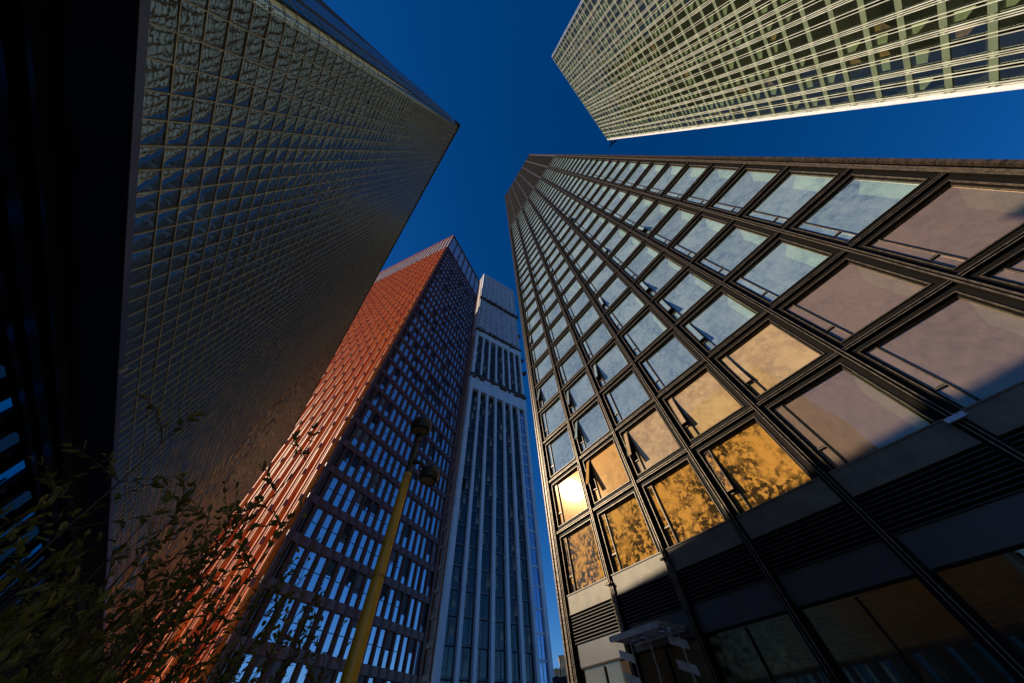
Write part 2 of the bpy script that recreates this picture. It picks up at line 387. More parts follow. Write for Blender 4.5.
for x, dx in ((cx0, -1), (cx1, 1)):
    for i in range(5):
        z = cz - .42 - i * .62
        b = MB(); n0 = len(b.v)
        b.v += [(x - .35, cd * .55, z + .16), (x + .38, cd * .55, z - .1), (x + .38, cd * .55, z - .34), (x - .35, cd * .55, z - .08),
                (x - .35, cd * .55 + .03, z + .16), (x + .38, cd * .55 + .03, z - .1), (x + .38, cd * .55 + .03, z - .34), (x - .35, cd * .55 + .03, z - .08)]
        b.f += [(0, 3, 2, 1), (4, 5, 6, 7), (0, 1, 5, 4), (1, 2, 6, 5), (2, 3, 7, 6), (3, 0, 4, 7)]
        b.build('screen_blade', bpy.data.materials['canopy_metal'], can)
b = MB()
for i in range(4): b.lathe((cx0 + .5 + i * .75, cd + .25, cz - .3), [(.001, .14), (.04, .14), (.05, .05), (.05, 0), (.001, 0)], seg=10)
b.build('spotlight', bpy.data.materials['canopy_metal'], can)
# a small floodlight on the sixth column
x = X0 + 5 * PW
b = MB(); b.box(x - .22, x + .22, -.42, -.3, zG - .25, zG - .12); b.tube([(x, -.3, zG - .2), (x + .05, -.16, zG - .1), (x + .1, -.1, zG)], .03, 6)
b.build('floodlight', solid('lamp_grey', (.5, .55, .65), (.3, .3, .35), .3, .3), bt)

# ================================================================ GLASS BLOCK BUILDING (left)
S1 = .72
d131 = Vector((math.cos(R(131.5)), math.sin(R(131.5)), 0))
xl0 = -9.10 * S1; L1 = (32.6 + 9.10) * S1
lb = thing('glass_block_building', pol(-60, 10 * S1) + d131 * xl0, R(131.5),
           'long building at left faced with square glass blocks above a black overhang', 'building')
zb = CAM_Z + (5.46 - 1.6) * S1; zt = CAM_Z + (26.6 - 1.6) * S1; DB = 2.3
CW = .300 * S1; CH = .296 * S1
nx = int(L1 / CW); nz = int((zt - zb - .1) / CH); rc = .16
b = MB()
for i in range(nx):
    for j in range(nz):
        x0 = rc + i * CW; z0 = zb + .06 + j * CH; gx = .006
        xs = [x0 + gx, x0 + CW * .15, x0 + CW * .5, x0 + CW * .85, x0 + CW - gx]; zs = [z0 + gx, z0 + CH * .15, z0 + CH * .5, z0 + CH * .85, z0 + CH - gx]
        sg = .017 + .04 * (i / nx) ** 2; a0, a1 = random.gauss(0, sg), random.gauss(0, sg); n0 = len(b.v)
        far = i > 60
        if far: xs = [xs[0], xs[2], xs[4]]; zs = [zs[0], zs[2], zs[4]]
        K = len(xs)
        for q, zz in enumerate(zs):
            for p_, xx in enumerate(xs):
                ed = (p_ in (0, K - 1)) or (q in (0, K - 1))
                y = .003 if ed else -.001 + random.gauss(0, .0005)
                b.v.append((xx, y + a0 * (xx - x0 - CW / 2) + a1 * (zz - z0 - CH / 2), zz))
        for q in range(K - 1):
            for p_ in range(K - 1): b.f.append((n0 + q * K + p_, n0 + q * K + p_ + 1, n0 + (q + 1) * K + p_ + 1, n0 + (q + 1) * K + p_))
blk = glass('glass_block', (.68, .72, .64), (.15, .155, .12), (.15, .35), .36, .05, .0014, 9, (.07, .08, .075), wscale=11, transp=False, body=(.04, .046, .036), rmax=1.0)
b.build('glass_block_wall', blk, lb, smooth=True)
b = MB()
for i in range(nx + 1): x = rc + i * CW; b.box(x - .0045, x + .0045, -.0035 if i < 60 else 0, .03, zb, zt)
for j in range(nz + 1): z = zb + .06 + j * CH; b.box(rc, rc + nx * CW, -.0045, .032, z - .0045, z + .0045)
# rounded corner joints
for j in range(nz + 1):
    z = zb + .06 + j * CH
    arc = [(rc - rc * math.sin(t * math.pi / 12), rc - rc * math.cos(t * math.pi / 12) - .004) for t in range(7)]
    b.sheet(arc, z - .0045, z + .0045)
b.build('mortar_grid', solid('mortar', (.48, .42, .24), (.34, .29, .18), .5, .2, 4), lb)
b = MB()
for j in range(nz):
    z = zb + .06 + j * CH
    b.sheet([(rc - (rc - .01) * math.sin(t * math.pi / 12), rc - (rc - .01) * math.cos(t * math.pi / 12)) for t in range(7)], z + .006, z + CH - .006)
b.build('corner_glass', blk, lb, smooth=True)
b = MB(); b.box(0, .02, rc, DB, zb, zt); b.box(-.03, 0, rc + .35, DB, zb, zt); b.build('side_wall', solid('side_metal', (.12, .14, .18), (.09, .1, .13), .3, .5, .5), lb)
b = MB(); b.box(.03, rc + nx * CW, .05, 9, zb + .02, zt - .02); b.build('core_wall', MT['body_dark'], lb)
b = MB(); b.box(-.05, rc + nx * CW + .06, -.035, .3, zt, zt + .12); b.box(rc + nx * CW, rc + nx * CW + .06, -.03, 9, zb, zt); b.build('coping', solid('coping', (.03, .03, .035), None, .4, .4), lb)
b = MB(); b.box(-.02, rc + nx * CW + .06, -.03, 1.14 * S1, zb - .04, zb); b.build('soffit', solid('soffit_black', (.006, .006, .007), None, .5), lb)
b = MB(); b.box(-.02, rc + nx * CW + .06, -.037, -.031, zb - .035, zb + .03); b.build('edge_trim', solid('edge_trim', (.10, .10, .14), None, .35, .5), lb)
b = MB(); b.box(4.2, 4.25, -.06, -.038, zb - .05, zb + .05); b.build('trim_clip', solid('clip', (.3, .3, .28), None, .4, .3), lb)
yr = 1.14 * S1
b = MB(); b.box(1, 12, 3, 8.5, zt - .05, zt + 6.4); b.box(12.01, rc + nx * CW - .5, 3, 8.5, zt - .05, zt + 3.0); b.build('unseen_shade_block', MT['body_dark'], lb)  # unseen volume added only to shade the bronze tower's lower panels
b = MB()
for o_, t_ in ((.10, .05), (.28, .09), (.42, .03)): b.box(0, rc + nx * CW, yr - o_, yr - o_ + t_, zb - .12, zb - .041)
b.build('soffit_rail', solid('rail', (.05, .05, .065), None, .4, .5), lb)
b = MB(); b.box(0, rc + nx * CW, yr + .1, 8.5, 0, zb - .1); b.build('base_wall', MT['body_dark'], lb)
bw = solid('base_mullion', (.012, .012, .016), None, .4, .3)
bl1 = emit('blue_lit_glass', (.0, .09, .38), .26); bl2 = emit('blue_dim_glass', (.01, .06, .18), .12)
dk = glass('dark_shop_glass', (.3, .45, .7), (.01, .01, .012), (.05, .1), .5, .08, .004, 3, transp=False)
x = .1; i = 0
while x < L1 - 1:
    wd = .16 + .22 * random.random()
    lit = x < 14 and i % 2 == 0
    b = MB(); b.box(x, x + wd - .04, yr + .05, yr + .09, .3, zb - .10)
    ww = b.build('shop_window', (bl1 if i % 4 == 0 else bl2) if lit else dk, lb)
    b = MB(); b.box(x + wd - .04, x + wd, yr + .0, yr + .1, .1, zb - .1); b.build('frame', bw, ww)
    if lit:
        b = MB(); b.box(x + wd * .6, x + wd * .68, yr + .03, yr + .05, .3, zb - .3); b.build('glazing_bar', bw, ww)
    x += wd * (1.9 if i % 4 == 1 else 1.15); i += 1
    b = MB()
b = MB(); b.box(0, L1, yr + .02, yr + .045, zb - 1.2, zb - 1.14); b.build('transom', bw, lb)

# ================================================================ RED TOWER
S2 = 4.2
rt = thing('red_tower', pol(-37.5, 10 * S2), R(68.74), 'red terracotta ribbed tower standing behind the yellow lamp post', 'tower')
fh = .97 * S2; zr = lambda u: CAM_Z + (u - 1.6) * S2
zf0 = zr(4.72) - fh * 4 ; Wd = 6.44 * S2; Dp = 17 * S2; zc0 = zr(32.3); zc1 = zr(37.2)
nf = int((zc0 - zf0) / fh); zf0 = zc0 - nf * fh
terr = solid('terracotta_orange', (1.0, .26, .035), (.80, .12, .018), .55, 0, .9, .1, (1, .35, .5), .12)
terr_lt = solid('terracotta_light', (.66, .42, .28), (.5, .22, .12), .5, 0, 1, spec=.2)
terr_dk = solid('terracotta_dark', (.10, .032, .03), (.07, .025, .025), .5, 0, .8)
band_m = solid('terracotta_band', (.19, .065, .055), (.12, .045, .04), .4, 0, .8)
b = MB(); b.box(.5, Wd - .3, .5, Dp, 0, zc0); b.build('core_wall', MT['body_dark'], rt)
pitch = .385 * S2; xs0 = .30 * S2
def halfround(x, y, w_, d_, axis='x', k=6):
    pts = []
    for i in range(k + 1):
        t = math.pi * i / k; a = -math.cos(t) * w_ / 2; o = math.sin(t) * d_
        pts.append((x + a, y - o) if axis == 'x' else (x - o, y + a))
    return pts if axis == 'x' else pts[::-1]
b = MB()
nc = 16
for i in range(nc + 1):
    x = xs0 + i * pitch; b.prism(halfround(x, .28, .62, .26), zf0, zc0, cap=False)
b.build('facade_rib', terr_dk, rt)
b = MB(); ln = []
for i in range(-1, nc):
    ln += halfround(xs0 + (i + .5) * pitch, .20, pitch, .24)[:-1]
ln = ln + [(ln[-1][0] + .1, .3), (ln[0][0], .3)]
b.prism(ln, -.42, .42); sp_me = b.mesh('spandrel_band', band_m)
for j in range(nf + 1): lk('spandrel_band', sp_me, rt, (0, 0, zf0 + j * fh))
rg = glass('red_tower_glass', (.85, .90, 1.0), (.6, .72, .95), (.15, .35), .8, .02, .01, 1, transp=False, body=(.01, .012, .02), wscale=.3)  # pale blue film colour paints in a brighter sky reflection
_p = MB(); _p.quad((0, 0, 0), (pitch - .7, 0, 0), (pitch - .7, 0, fh - .84), (0, 0, fh - .84)); rp = _p.mesh('window', rg)
_p = MB(); _p.box(.0, .06, -.04, .0, 0, fh - .84); _p.box(0, pitch - .7, -.04, 0, (fh - .84) * .5 - .03, (fh - .84) * .5 + .03); rp2 = _p.mesh('frame', MT['body_dark'])
_p = MB(); _p.box(0.02, pitch - .72, -.0, .05, -(fh - .84) * .45, 0); rp3 = _p.mesh('open_sash', MT['body_dark'])
bl_a = solid('blind_grey', (.16, .17, .2), None, .8); bl_b = solid('blind_navy', (.015, .02, .04), None, .5)
def red_win(root, c):
    o = lk('window', rp, root, c[:3], (random.gauss(0, .004), 0, random.gauss(0, .012))); lk('frame', rp2, o, (0, 0, 0))
    if random.random() < .3:
        q = random.uniform(.2, .8) * (fh - .84); m_ = MB(); m_.quad((.07, -.012, fh - .84 - q), (pitch - .72, -.012, fh - .84 - q), (pitch - .72, -.012, fh - .86), (.07, -.012, fh - .86)); m_.build('blind', random.choice((bl_a, bl_b)), o)
    if random.random() < .07: lk('open_sash', rp3, o, (0, -.05, fh - .84), (-.35, 0, 0))
def red_rest(root, cs):
    m_ = MB(); n_ = MB()
    for x, y, z, W, H, j, k in cs:
        t = random.gauss(0, .012); m_.quad((x, y + t, z), (x + W, y - t, z), (x + W, y - t, z + H), (x, y + t, z + H))
        if random.random() < .25:
            q = random.uniform(.2, .8) * H; n_.quad((x + .05, y - .03, z + H - q), (x + W, y - .03, z + H - q), (x + W, y - .03, z + H), (x + .05, y - .03, z + H))
    o = tag(m_.build('window', rg, root), kind='stuff'); n_.build('blind', bl_b, o)
cells = [(xs0 + i * pitch + .35, .32, zf0 + j * fh + .42, pitch - .7, fh - .84, j, i) for i in range(nc) for j in range(nf)]
windows(rt, cells, red_win, None, rest_fn=red_rest)
# dark corner glass strip
b = MB(); b.box(.12, xs0 - .3, .42, .46, 0, zc0); b.build('corner_glass', glass('corner_green', (.35, .5, .5), (.08, .1, .09), (.1, .2), .5, .05, .02, 1, transp=False), rt)
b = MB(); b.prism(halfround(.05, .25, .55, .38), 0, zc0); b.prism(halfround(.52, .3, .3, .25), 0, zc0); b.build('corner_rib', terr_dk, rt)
# left face (local -x outwards), terracotta half-round ribs
lp = .60 * S2; nl_ = int(Dp / lp)
ribs = MB(); ribl = MB(); slot = MB()
for i in range(nl_):
    y = .45 + i * lp
    ribs.prism(halfround(.1, y + lp * .30, lp * .42, .62, 'y', 8), 0, zc0, cap=False)
    ribs.prism(halfround(.1, y + lp * .80, lp * .30, .55, 'y', 7), 0, zc0, cap=False)
    ribl.prism([(-.34, y + lp * .60), (-.34, y + lp * .635), (.2, y + lp * .635), (.2, y + lp * .60)], 0, zc0)
ribs.box(.12, .5, .45, Dp, 0, zc0)
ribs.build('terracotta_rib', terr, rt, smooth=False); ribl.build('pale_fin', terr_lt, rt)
b = MB()
for j in range(nf + 1):
    z = zf0 + j * fh
    for i in range(nl_):
        y = .45 + i * lp; b.prism(halfround(.06, y + lp * .30, lp * .30, .72, 'y', 4), z - .35, z + .35)
b.build('storey_collar', solid('collar', (.30, .075, .045), (.2, .05, .035), .4), rt)
_p = MB(); _p.box(-.02, .02, 0, lp * .10, 0, fh * .62); lw_me = _p.mesh('side_window', glass('side_glass', (.5, .5, .55), (.2, .1, .06), (.1, .2), .4, .05, .01, 1, transp=False))
cells = [(.09, .45 + i * lp + lp * .535, zf0 + j * fh + .6, lp * .1, fh * .62, j, i) for i in range(nl_) for j in range(nf)]
def sw(root, c): lk('side_window', lw_me, root, c[:3])
def swr(root, cs):
    m_ = MB()
    for x, y, z, W, H, j, k in cs: m_.box(x - .02, x + .02, y, y + W, z, z + H)
    tag(m_.build('side_window', lw_me.materials[0], root), kind='stuff')
windows(rt, cells, sw, None, rest_fn=swr)
# crown
b = MB(); c2 = MB()
for i in range(8):
    x = .1 + i * (Wd - .3) / 7; b.box(x - .12, x + .12, -.1, .5, zc0, zc1)
b.box(0, Wd, -.15, .6, zc1 - .5, zc1 + .4); b.box(0, Wd, -.1, .5, zc0 - .3, zc0 + .3)
b.box(Wd - .3, Wd + .1, -.1, 8, 0, zc1)
b.build('crown_frame', terr_dk, rt)
b = MB(); b.box(.3, Wd - .2, .3, .36, zc0, zc1 - .4); b.build('crown_glass', glass('crown_glass', (.7, .85, 1.0), (.6, .72, .92), (.35, .55), .7, .05, .02, .5, transp=False), rt)  # film colour painted pale blue for the reflected sky
b = MB()
n_ = int(Dp / (lp * .8))
for i in range(n_):
    y = .3 + i * lp * .8; b.box(-.35, .2, y, y + .75, zc0 + .2, zc1 - .5); b.box(-.15, .2, y + 1.2, y + 1.45, zc0 + .2, zc1 - .5)
b.build('crown_fin', solid('crown_pale', (.62, .46, .44), (.5, .33, .32), .5), rt)
b = MB(); b.box(-.5, .6, 0, Dp, zc1 - .6, zc1 + .4); b.build('crown_beam', terr, rt)
b = MB(); b.box(.6, 2, .5, Dp, zc0, zc1 - .4); b.build('crown_back', terr_dk, rt)

# ================================================================ WHITE TOWER
S3 = 6.2
wt = thing('white_tower', pol(-13.3, 10 * S3), R(37.1), 'slim pale blue tower with vertical piers, between the red and bronze towers', 'tower')
zw = lambda u: CAM_Z + (u - 1.6) * S3
WW = 3.5 * S3; zt_ = zw(28.4); fw = .535 * S3
pale = solid('white_cladding', (.80, .90, 1.0), (.66, .78, .92), .35, .0, .3)
palel = solid('white_upper', (.74, .88, 1.0), (.6, .76, .94), .3, .0, .3)
gold = solid('hoist_brown', (.42, .27, .13), (.2, .12, .07), .6, 0, .5)
dgl = glass('white_tower_glass', (.50, .58, .6), (.16, .15, .09), (.0, .3), .10, .03, .02, .4, (.04, .04, .04), transp=False, body=(.01, .012, .012), wscale=.25)
lgl = glass('white_tower_upper_glass', (.6, .8, 1.0), (.75, .8, .85), (.3, .6), .6, .06, .02, .4, transp=False)
b = MB(); b.box(.4, WW - .2, .6, 24, 0, zt_ - .5); b.build('core_wall', MT['body_dark'], wt)
px = [0, .56, 1.03, 1.53, 2.04, 2.48, 2.95, 3.40]
b = MB()
for i, u in enumerate(px):
    w_ = .9 if i in (0, 7) else .68
    b.box(u * S3 - (0 if i == 0 else w_ / 2), u * S3 + (w_ if i == 0 else w_ / 2), -.5, .8, 0, zw(13.2))
    b.box(u * S3 - (0 if i == 0 else w_ / 2), u * S3 + (w_ if i == 0 else w_ / 2), -.45, .8, zw(13.4), zw(17.2))
for i in range(22):
    u = i * 3.45 / 21
    b.box(u * S3, u * S3 + .18, -.35, .7, zw(18), zt_)
b.build('pier', pale, wt)
b = MB()
z = zw(18.1)
while z < zt_ - 1:
    b.box(0, WW, -.1, .7, z, z + .32); z += fw / 1.0
for za, zb_ in ((zw(12.25), zw(13.2)), (zw(17.22), zw(17.8)), (zt_ - .8, zt_)):
    b2 = MB(); b2.box(-.1, WW + .1, -.55, .9, za, zb_)
    for i in range(9): b2.box(WW * i / 9, WW * i / 9 + .12, -.6, -.55, za, zb_)
    b2.build('pale_band', palel, wt)
b.build('upper_grid_rail', palel, wt)
lgm = solid('ledge_brown', (.16, .13, .10), (.07, .06, .06), .7)
for u in (22.9, 17.9, 13.25):
    b = MB()
    b.box(-.5, WW + .5, -.9, .6, zw(u), zw(u) + .5)
    for i in range(26):
        x = random.uniform(0, WW); b.box(x, x + random.uniform(.3, .9), -random.uniform(.9, 1.5), .2, zw(u) - random.uniform(.3, 1.6), zw(u) + random.uniform(.3, 1))
    b.build('work_ledge', lgm, wt)

b = MB()
for u, dx in ((16.9, .9), (15.6, 1.4), (20.0, .7)):
    z = zw(u); b.box(WW, WW + dx, -.4, .4, z, z + .3); b.box(WW + dx - .5, WW + dx + .3, -.8, .8, z - .5, z + .9)
b.build('hoist', solid('hoist_dark', (.06, .055, .06), None, .6), wt)
cells = []
zz = 2.0
while zz < zt_ - 3:
    lo_ = zz + .0
    if not (zw(12.0) - 2 < zz < zw(13.3)) and not (zw(17.0) - 2 < zz < zw(18.0)):
        for i in range(7):
            xa = px[i] * S3 + (.96 if i == 0 else .37); xb = px[i + 1] * S3 - .37
            cells.append((xa, .15, zz, xb - xa, fw - .12, 0, i))
    zz += fw
frm = solid('white_tower_frame', (.20, .24, .32), (.05, .06, .08), .5, .0, .4)
pale_pane = solid('pale_blind', (.42, .42, .32), (.10, .13, .16), .5, 0, .25, lo=.45, hi=.55)
def ww_(root, c):
    x, y, z, W, H, j, i = c
    m_ = MB(); t = random.gauss(0, .02); m_.quad((0, t, 0), (W, -t, 0), (W, -t, H), (0, t, H)); o = m_.build('window', dgl if z < zw(18) else lgl, root, loc=(x, y, z))
    m_ = MB(); m_.box(0, W, -.08, 0, 0, .28); k = random.choice((.33, .5, .62)); m_.box(W * k - .05, W * k + .05, -.09, 0, .28, H)
    m_.box(0, W * k, -.07, 0, H * .3, H * .3 + .08); m_.build('frame', frm, o)
    if random.random() < .6:
        m_ = MB(); a = random.choice((0, k)); m_.quad((W * a + .08, -.03, H * .35), (W * (a + .35), -.03, H * .35), (W * (a + .35), -.03, H * .95), (W * a + .08, -.03, H * .95)); m_.build('blind', pale_pane, o)
def wr_(root, cs):
    for sel, mat in ((lambda z: z < zw(18), dgl), (lambda z: z >= zw(18), lgl)):
        m_ = MB(); f_ = MB(); p_ = MB()
        for x, y, z, W, H, j, i in cs:
            if not sel(z): continue
            t = random.gauss(0, .02); m_.quad((x, y + t, z), (x + W, y - t, z), (x + W, y - t, z + H), (x, y + t, z + H))
            k = random.choice((.33, .5, .62)); f_.box(x, x + W, y - .08, y, z, z + .28); f_.box(x + W * k - .05, x + W * k + .05, y - .09, y, z + .28, z + H)
            if random.random() < .6:
                a = random.choice((0, k)); p_.quad((x + W * a + .08, y - .03, z + H * .35), (x + W * (a + .35), y - .03, z + H * .35), (x + W * (a + .35), y - .03, z + H * .95), (x + W * a + .08, y - .03, z + H * .95))
        if m_.v:
            o = tag(m_.build('window', mat, root), kind='stuff'); f_.build('frame', frm if mat == dgl else palel, o); p_.build('blind', pale_pane, o)
windows(wt, cells, ww_, None, rest_fn=wr_)
# right-hand bay: blue glazed strip, and sunlit left flank
b = MB(); b.box(px[6] * S3 + .4, px[7] * S3 - .3, -.05, .0, 0, zw(12)); b.build('corner_glazing', glass('corner_blue', (.5, .7, 1), (.2, .26, .34), (.2, .4), .6, .05, .02, .5, transp=False), wt)
b = MB(); z = 1.0
while z < zw(12): b.box(px[6] * S3 + .2, px[7] * S3, -.15, .0, z, z + .35); z += fw
b.box(px[6] * S3 + 1.3, px[6] * S3 + 1.42, -.12, 0, 0, zw(12)); b.build('corner_transom', palel, wt)
b = MB(); b.box(.0, .4, .8, 24, 0, zw(17.6)); b.build('flank_wall', gold, wt)
b = MB(); b.box(.0, .4, .8, 24, zw(17.6), zt_ - .4); b.build('flank_wall', palel, wt)
b = MB(); z = 2
while z < zt_ - 3: b.box(-.15, 0, 1.0, 24, z, z + .6); z += fw
for i in range(8): b.box(-.22, -.02, 1 + i * 3, 1.4 + i * 3, 0, zt_ - 1)
b.build('flank_band', terr_lt, wt)

# ================================================================ FIN TOWER (top right)
S4 = 4.85
ft = thing('finned_tower', pol(93.1, 10 * S4), R(227.4), 'sunlit cream tower wrapped in long vertical fins with green glazing, top right', 'tower')
zq = lambda u: CAM_Z + (u - 1.6) * S4
LX = 7.66 * S4; zft = zq(33.0); f4 = .675 * S4
cream = solid('cream_fin', (.78, .78, .66), (.42, .42, .34), .4, .1, .35)
whitef = solid('white_corner', (.82, .80, .84), (.7, .68, .72), .4)
green = solid('green_spandrel', (.17, .20, .12), (.12, .15, .09), .4, .1, .5)
b = MB(); b.box(.2, LX, 1.6, 25, 0, zft - .6); b.box(0, .19, .21, 25, 0, zft - .6); b.build('core_wall', solid('fin_core', (.05, .055, .04), None, .8), ft)
NMOD = 13; mw_ = LX / NMOD
XM = [0.0]
for i in range(NMOD): XM.append(XM[-1] + random.choice((.86, .95, 1.0, 1.08, 1.2)))
XM = [x / XM[-1] * LX for x in XM]; WM = [XM[i + 1] - XM[i] for i in range(NMOD)] + [mw_]
b = MB()
for i in range(NMOD + 1):
    x = XM[i]; mw_ = WM[i]
    wide = i % 4 == 2
    for dx, wd_, dp in ((0, .06, .07), (.20, .05, .05), (.42, .06, .07)): b.box(x + dx, x + dx + wd_, -dp, .02, 2, zft + random.choice((0, .5, -.8)) * .6)
    if i < NMOD:
        o = mw_ * (.58 if not wide else .52)
        for dx, wd_, dp in ((o, .05, .06), (o + .34, .05, .06)): b.box(x + dx, x + dx + wd_, -dp, .02, 2, zft - random.choice((0, .6, 1.2)))
b.build('vertical_fin', cream, ft)
b = MB(); b.box(-.42, -.02, -.16, .3, 0, zft); b.build('corner_fin', whitef, ft)
b = MB()
nf4 = int(zft / f4)
for j in range(nf4 + 1):
    z = j * f4
    b.box(0, LX, .03, .2, z, z + .62)
    b.box(0, LX, .2, 1.5, z + .2, z + .4)
b.build('spandrel', green, ft)
# small silver brackets tying fins to slabs
b = MB()
for j in range(nf4 + 1):
    z = j * f4
    for i in range(NMOD):
        for dx in (.11, .62): b.box(XM[i] + dx, XM[i] + dx + .03, -.14, .03, z + .02, z + .1); b.box(XM[i] + dx, XM[i] + dx + .03, -.14, .03, z + .55, z + .62)
b.build('fin_bracket', MT['bronze_dark'], ft)
fg = glass('fin_tower_glass', (.50, .62, .56), (.16, .18, .10), (.02, .12), .2, .02, .012, .5, transp=True, wscale=.3)
bl_g = solid('green_blind', (.32, .38, .20), (.24, .29, .15), .9)
bl_o = solid('orange_blind', (.35, .2, .05), (.1, .07, .03), .9)
cells = []
for i in range(NMOD):
    x = XM[i]; mw_ = WM[i]; wide = i % 4 == 2; o = mw_ * (.58 if not wide else .52)
    for j in range(1, nf4):
        z = j * f4 + .64
        cells.append((x + .52, .1, z, o - .54, f4 - .66, j, i)); cells.append((x + o + .46, .1, z, mw_ - o - .48, f4 - .66, j, i + 100))
def shade(c):
    """a pale ceiling edge / blind behind the pane"""
    x, y, z, W, H, j, i = c
    if i < 100: return ((W * random.uniform(.0, .12), random.uniform(.55, .8)), (W, random.uniform(.3, .62)), bl_g) if random.random() < (.75 if i % 3 else .4) else None
    return ((0, random.uniform(.3, .7)), (W, random.uniform(.3, .7)), bl_o) if random.random() < .15 else None
def fw_(root, c):
    x, y, z, W, H, j, i = c
    m_ = MB(); t = random.gauss(0, .01); m_.quad((0, t, 0), (W, -t, 0), (W, -t, H), (0, t, H)); o = m_.build('window', fg, root, loc=(x, y, z))
    s = shade(c)
    if s:
        m_ = MB(); (a, ha), (b_, hb), mat = s; m_.quad((a, .25, H * ha), (b_, .25, H * hb), (b_, .25, H), (a, .25, H)); m_.build('blind', mat, o)
def fr_(root, cs):
    m_ = MB(); g_ = MB(); o_ = MB()
    for c in cs:
        x, y, z, W, H, j, i = c
        t = random.gauss(0, .01); m_.quad((x, y + t, z), (x + W, y - t, z), (x + W, y - t, z + H), (x, y + t, z + H))
        s = shade(c)
        if s:
            (a, ha), (b_, hb), mat = s; (g_ if mat == bl_g else o_).quad((x + a, .35, z + H * ha), (x + b_, .35, z + H * hb), (x + b_, .35, z + H), (x + a, .35, z + H))
    o = tag(m_.build('window', fg, root), kind='stuff'); g_.build('blind', bl_g, o); o_.build('blind', bl_o, o)
windows(ft, cells, fw_, None, rest_fn=fr_)
b = MB(); b.box(-2.6, -2.2, -1.6, 1.6, zft - 3, zft - 2.4); b.box(-2.3, .4, -.2, .2, zft - 2.9, zft - 2.5); b.box(-2.9, -2.3, 1.0, 1.5, zft - 3.4, zft - 2.3)
b.box(-.6, -.2, 3, 3.4, zft - 1, zft + 4); b.build('cleaning_cradle', MT['body_dark'], ft)

# ================================================================ distant stone building + crane, in the gap
sb = thing('stone_building', pol(3.4, 190) + Vector((-9, 0, 0)), R(-3), 'far sunlit sandstone building low in the gap beside the bronze tower', 'building')
stone = solid('sandstone', (.62, .52, .30), (.5, .42, .26), .8, 0, .4)
b = MB(); b.box(-3, 9, 0, 12, 0, 23.5); b.box(9, 21, 2, 12, 0, 27.5); b.box(9.5, 14, 1.2, 2, 0, 20); b.build('wall', stone, sb)
for x, y in [(1 + 2.6 * i, 0) for i in range(3)] + [(10 + 2.7 * i, 2) for i in range(4)]:
    for z in (8, 12, 16, 20):
        b = MB(); b.box(x, x + 1.3, y - .15, y - .05, z, z + 2); b.build('window', dgl, sb)
b = MB(); b.box(-3.2, 9.3, -.4, 12, 23.5, 24.1); b.box(8.8, 21.3, 1.6, 12, 27.5, 28.2); b.build('cornice', stone, sb)
cr = thing('street_mast', pol(3.3, 70), 0, 'dark mast with short arm and thin antennas before the far stone building', 'mast')
dm = solid('mast_dark', (.03, .03, .05), None, .5, .3)
b = MB(); b.tube([(0, 0, 0), (0, 0, 9)], [.18, .12], 8); b.build('pole', dm, cr)
b = MB(); b.box(-1.3, 1.0, -.3, .3, 8.3, 9.0); b.build('arm', dm, cr)
b = MB(); b.tube([(0, 0, 9), (.35, 0, 11.2)], .06, 6); b.tube([(-.4, 0, 9), (-.5, 0, 10.1)], .05, 6); b.build('antenna', dm, cr)

# ================================================================ STREET LAMP
PD = 3.3
lm = thing('street_lamp', pol(-23.5, PD), 0, 'tall tapered yellow lamp post with black top and two black round lamp heads', 'street lamp')
yel = solid('yellow_paint', (.62, .34, .015), (.42, .22, .012), .38, 0, 5, .05, (1, 1, .25))
blk_ = solid('black_metal', (.022, .020, .017), (.014, .013, .012), .40, .2, 8)
zy = 1.6 + PD * math.tan(R(30.2)); ztp = 1.6 + PD * math.tan(R(35.2))
b = MB(); b.lathe((0, 0, 0), [(.13, 0), (.13, .02), (.078, .04), (.064, 1.2), (.043, zy)], seg=28); b.build('pole', yel, lm, smooth=True)
b = MB(); b.lathe((0, 0, 0), [(.036, zy - .02), (.034, zy + .01), (.032, ztp)], seg=20); b.lathe((0, 0, 0), [(.0435, zy), (.034, zy + .003)], seg=20); b.build('upper_pole', blk_, lm, smooth=True)
perf_m, n, l, out = nm('perforated'); p = n.new('ShaderNodeBsdfPrincipled'); l.new(p.outputs[0], out.inputs[0])
tc = n.new('ShaderNodeTexCoord'); vo = n.new('ShaderNodeTexVoronoi'); vo.inputs['Scale'].default_value = 62; vo.inputs['Randomness'].default_value = .25; l.new(tc.outputs['Object'], vo.inputs[0])
rr = n.new('ShaderNodeMapRange'); rr.inputs[1].default_value = .28; rr.inputs[2].default_value = .36; l.new(vo.outputs['Distance'], rr.inputs[0])
l.new(mixc(n, l, rr.outputs[0], (.45, .28, .08), (.012, .011, .010)), p.inputs['Base Color']); p.inputs['Roughness'].default_value = .4
def head(name, c, rr_, axis, par):
    axis = axis.normalized()
    prof = [(.001, .96)] + [(math.sin(t) * 1.0, math.cos(t) * .96) for t in [i * math.pi / 24 for i in range(1, 13)]] + [(1.0, -.16), (.985, -.17), (.985, -.19), (1.0, -.20), (.97, -.42), (.88, -.60), (.80, -.66), (.76, -.66), (.74, -.60)]
    b = MB(); b.lathe(c, [(r_ * rr_, h * rr_) for r_, h in prof], axis, 36); o = b.build(name, blk_, par, smooth=True)
    b = MB(); b.lathe(c, [(.75 * rr_, -.61 * rr_), (.001, -.61 * rr_)], axis, 28); b.build('grille', blk_, o)
    a = axis.orthogonal().normalized(); e2 = axis.cross(a); b = MB(); st_ = .15 * rr_
    for i in range(-6, 7):
        for j in range(-6, 7):
            x = (i + .5 * (j % 2)) * st_; y = j * st_ * .87
            if math.hypot(x, y) < .68 * rr_:
                b.lathe(c + a * x + e2 * y - axis * (.625 * rr_), [(.05 * rr_, 0), (.001, 0)], axis, 8)
    b.build('perforation', gold_p, o)
    return o
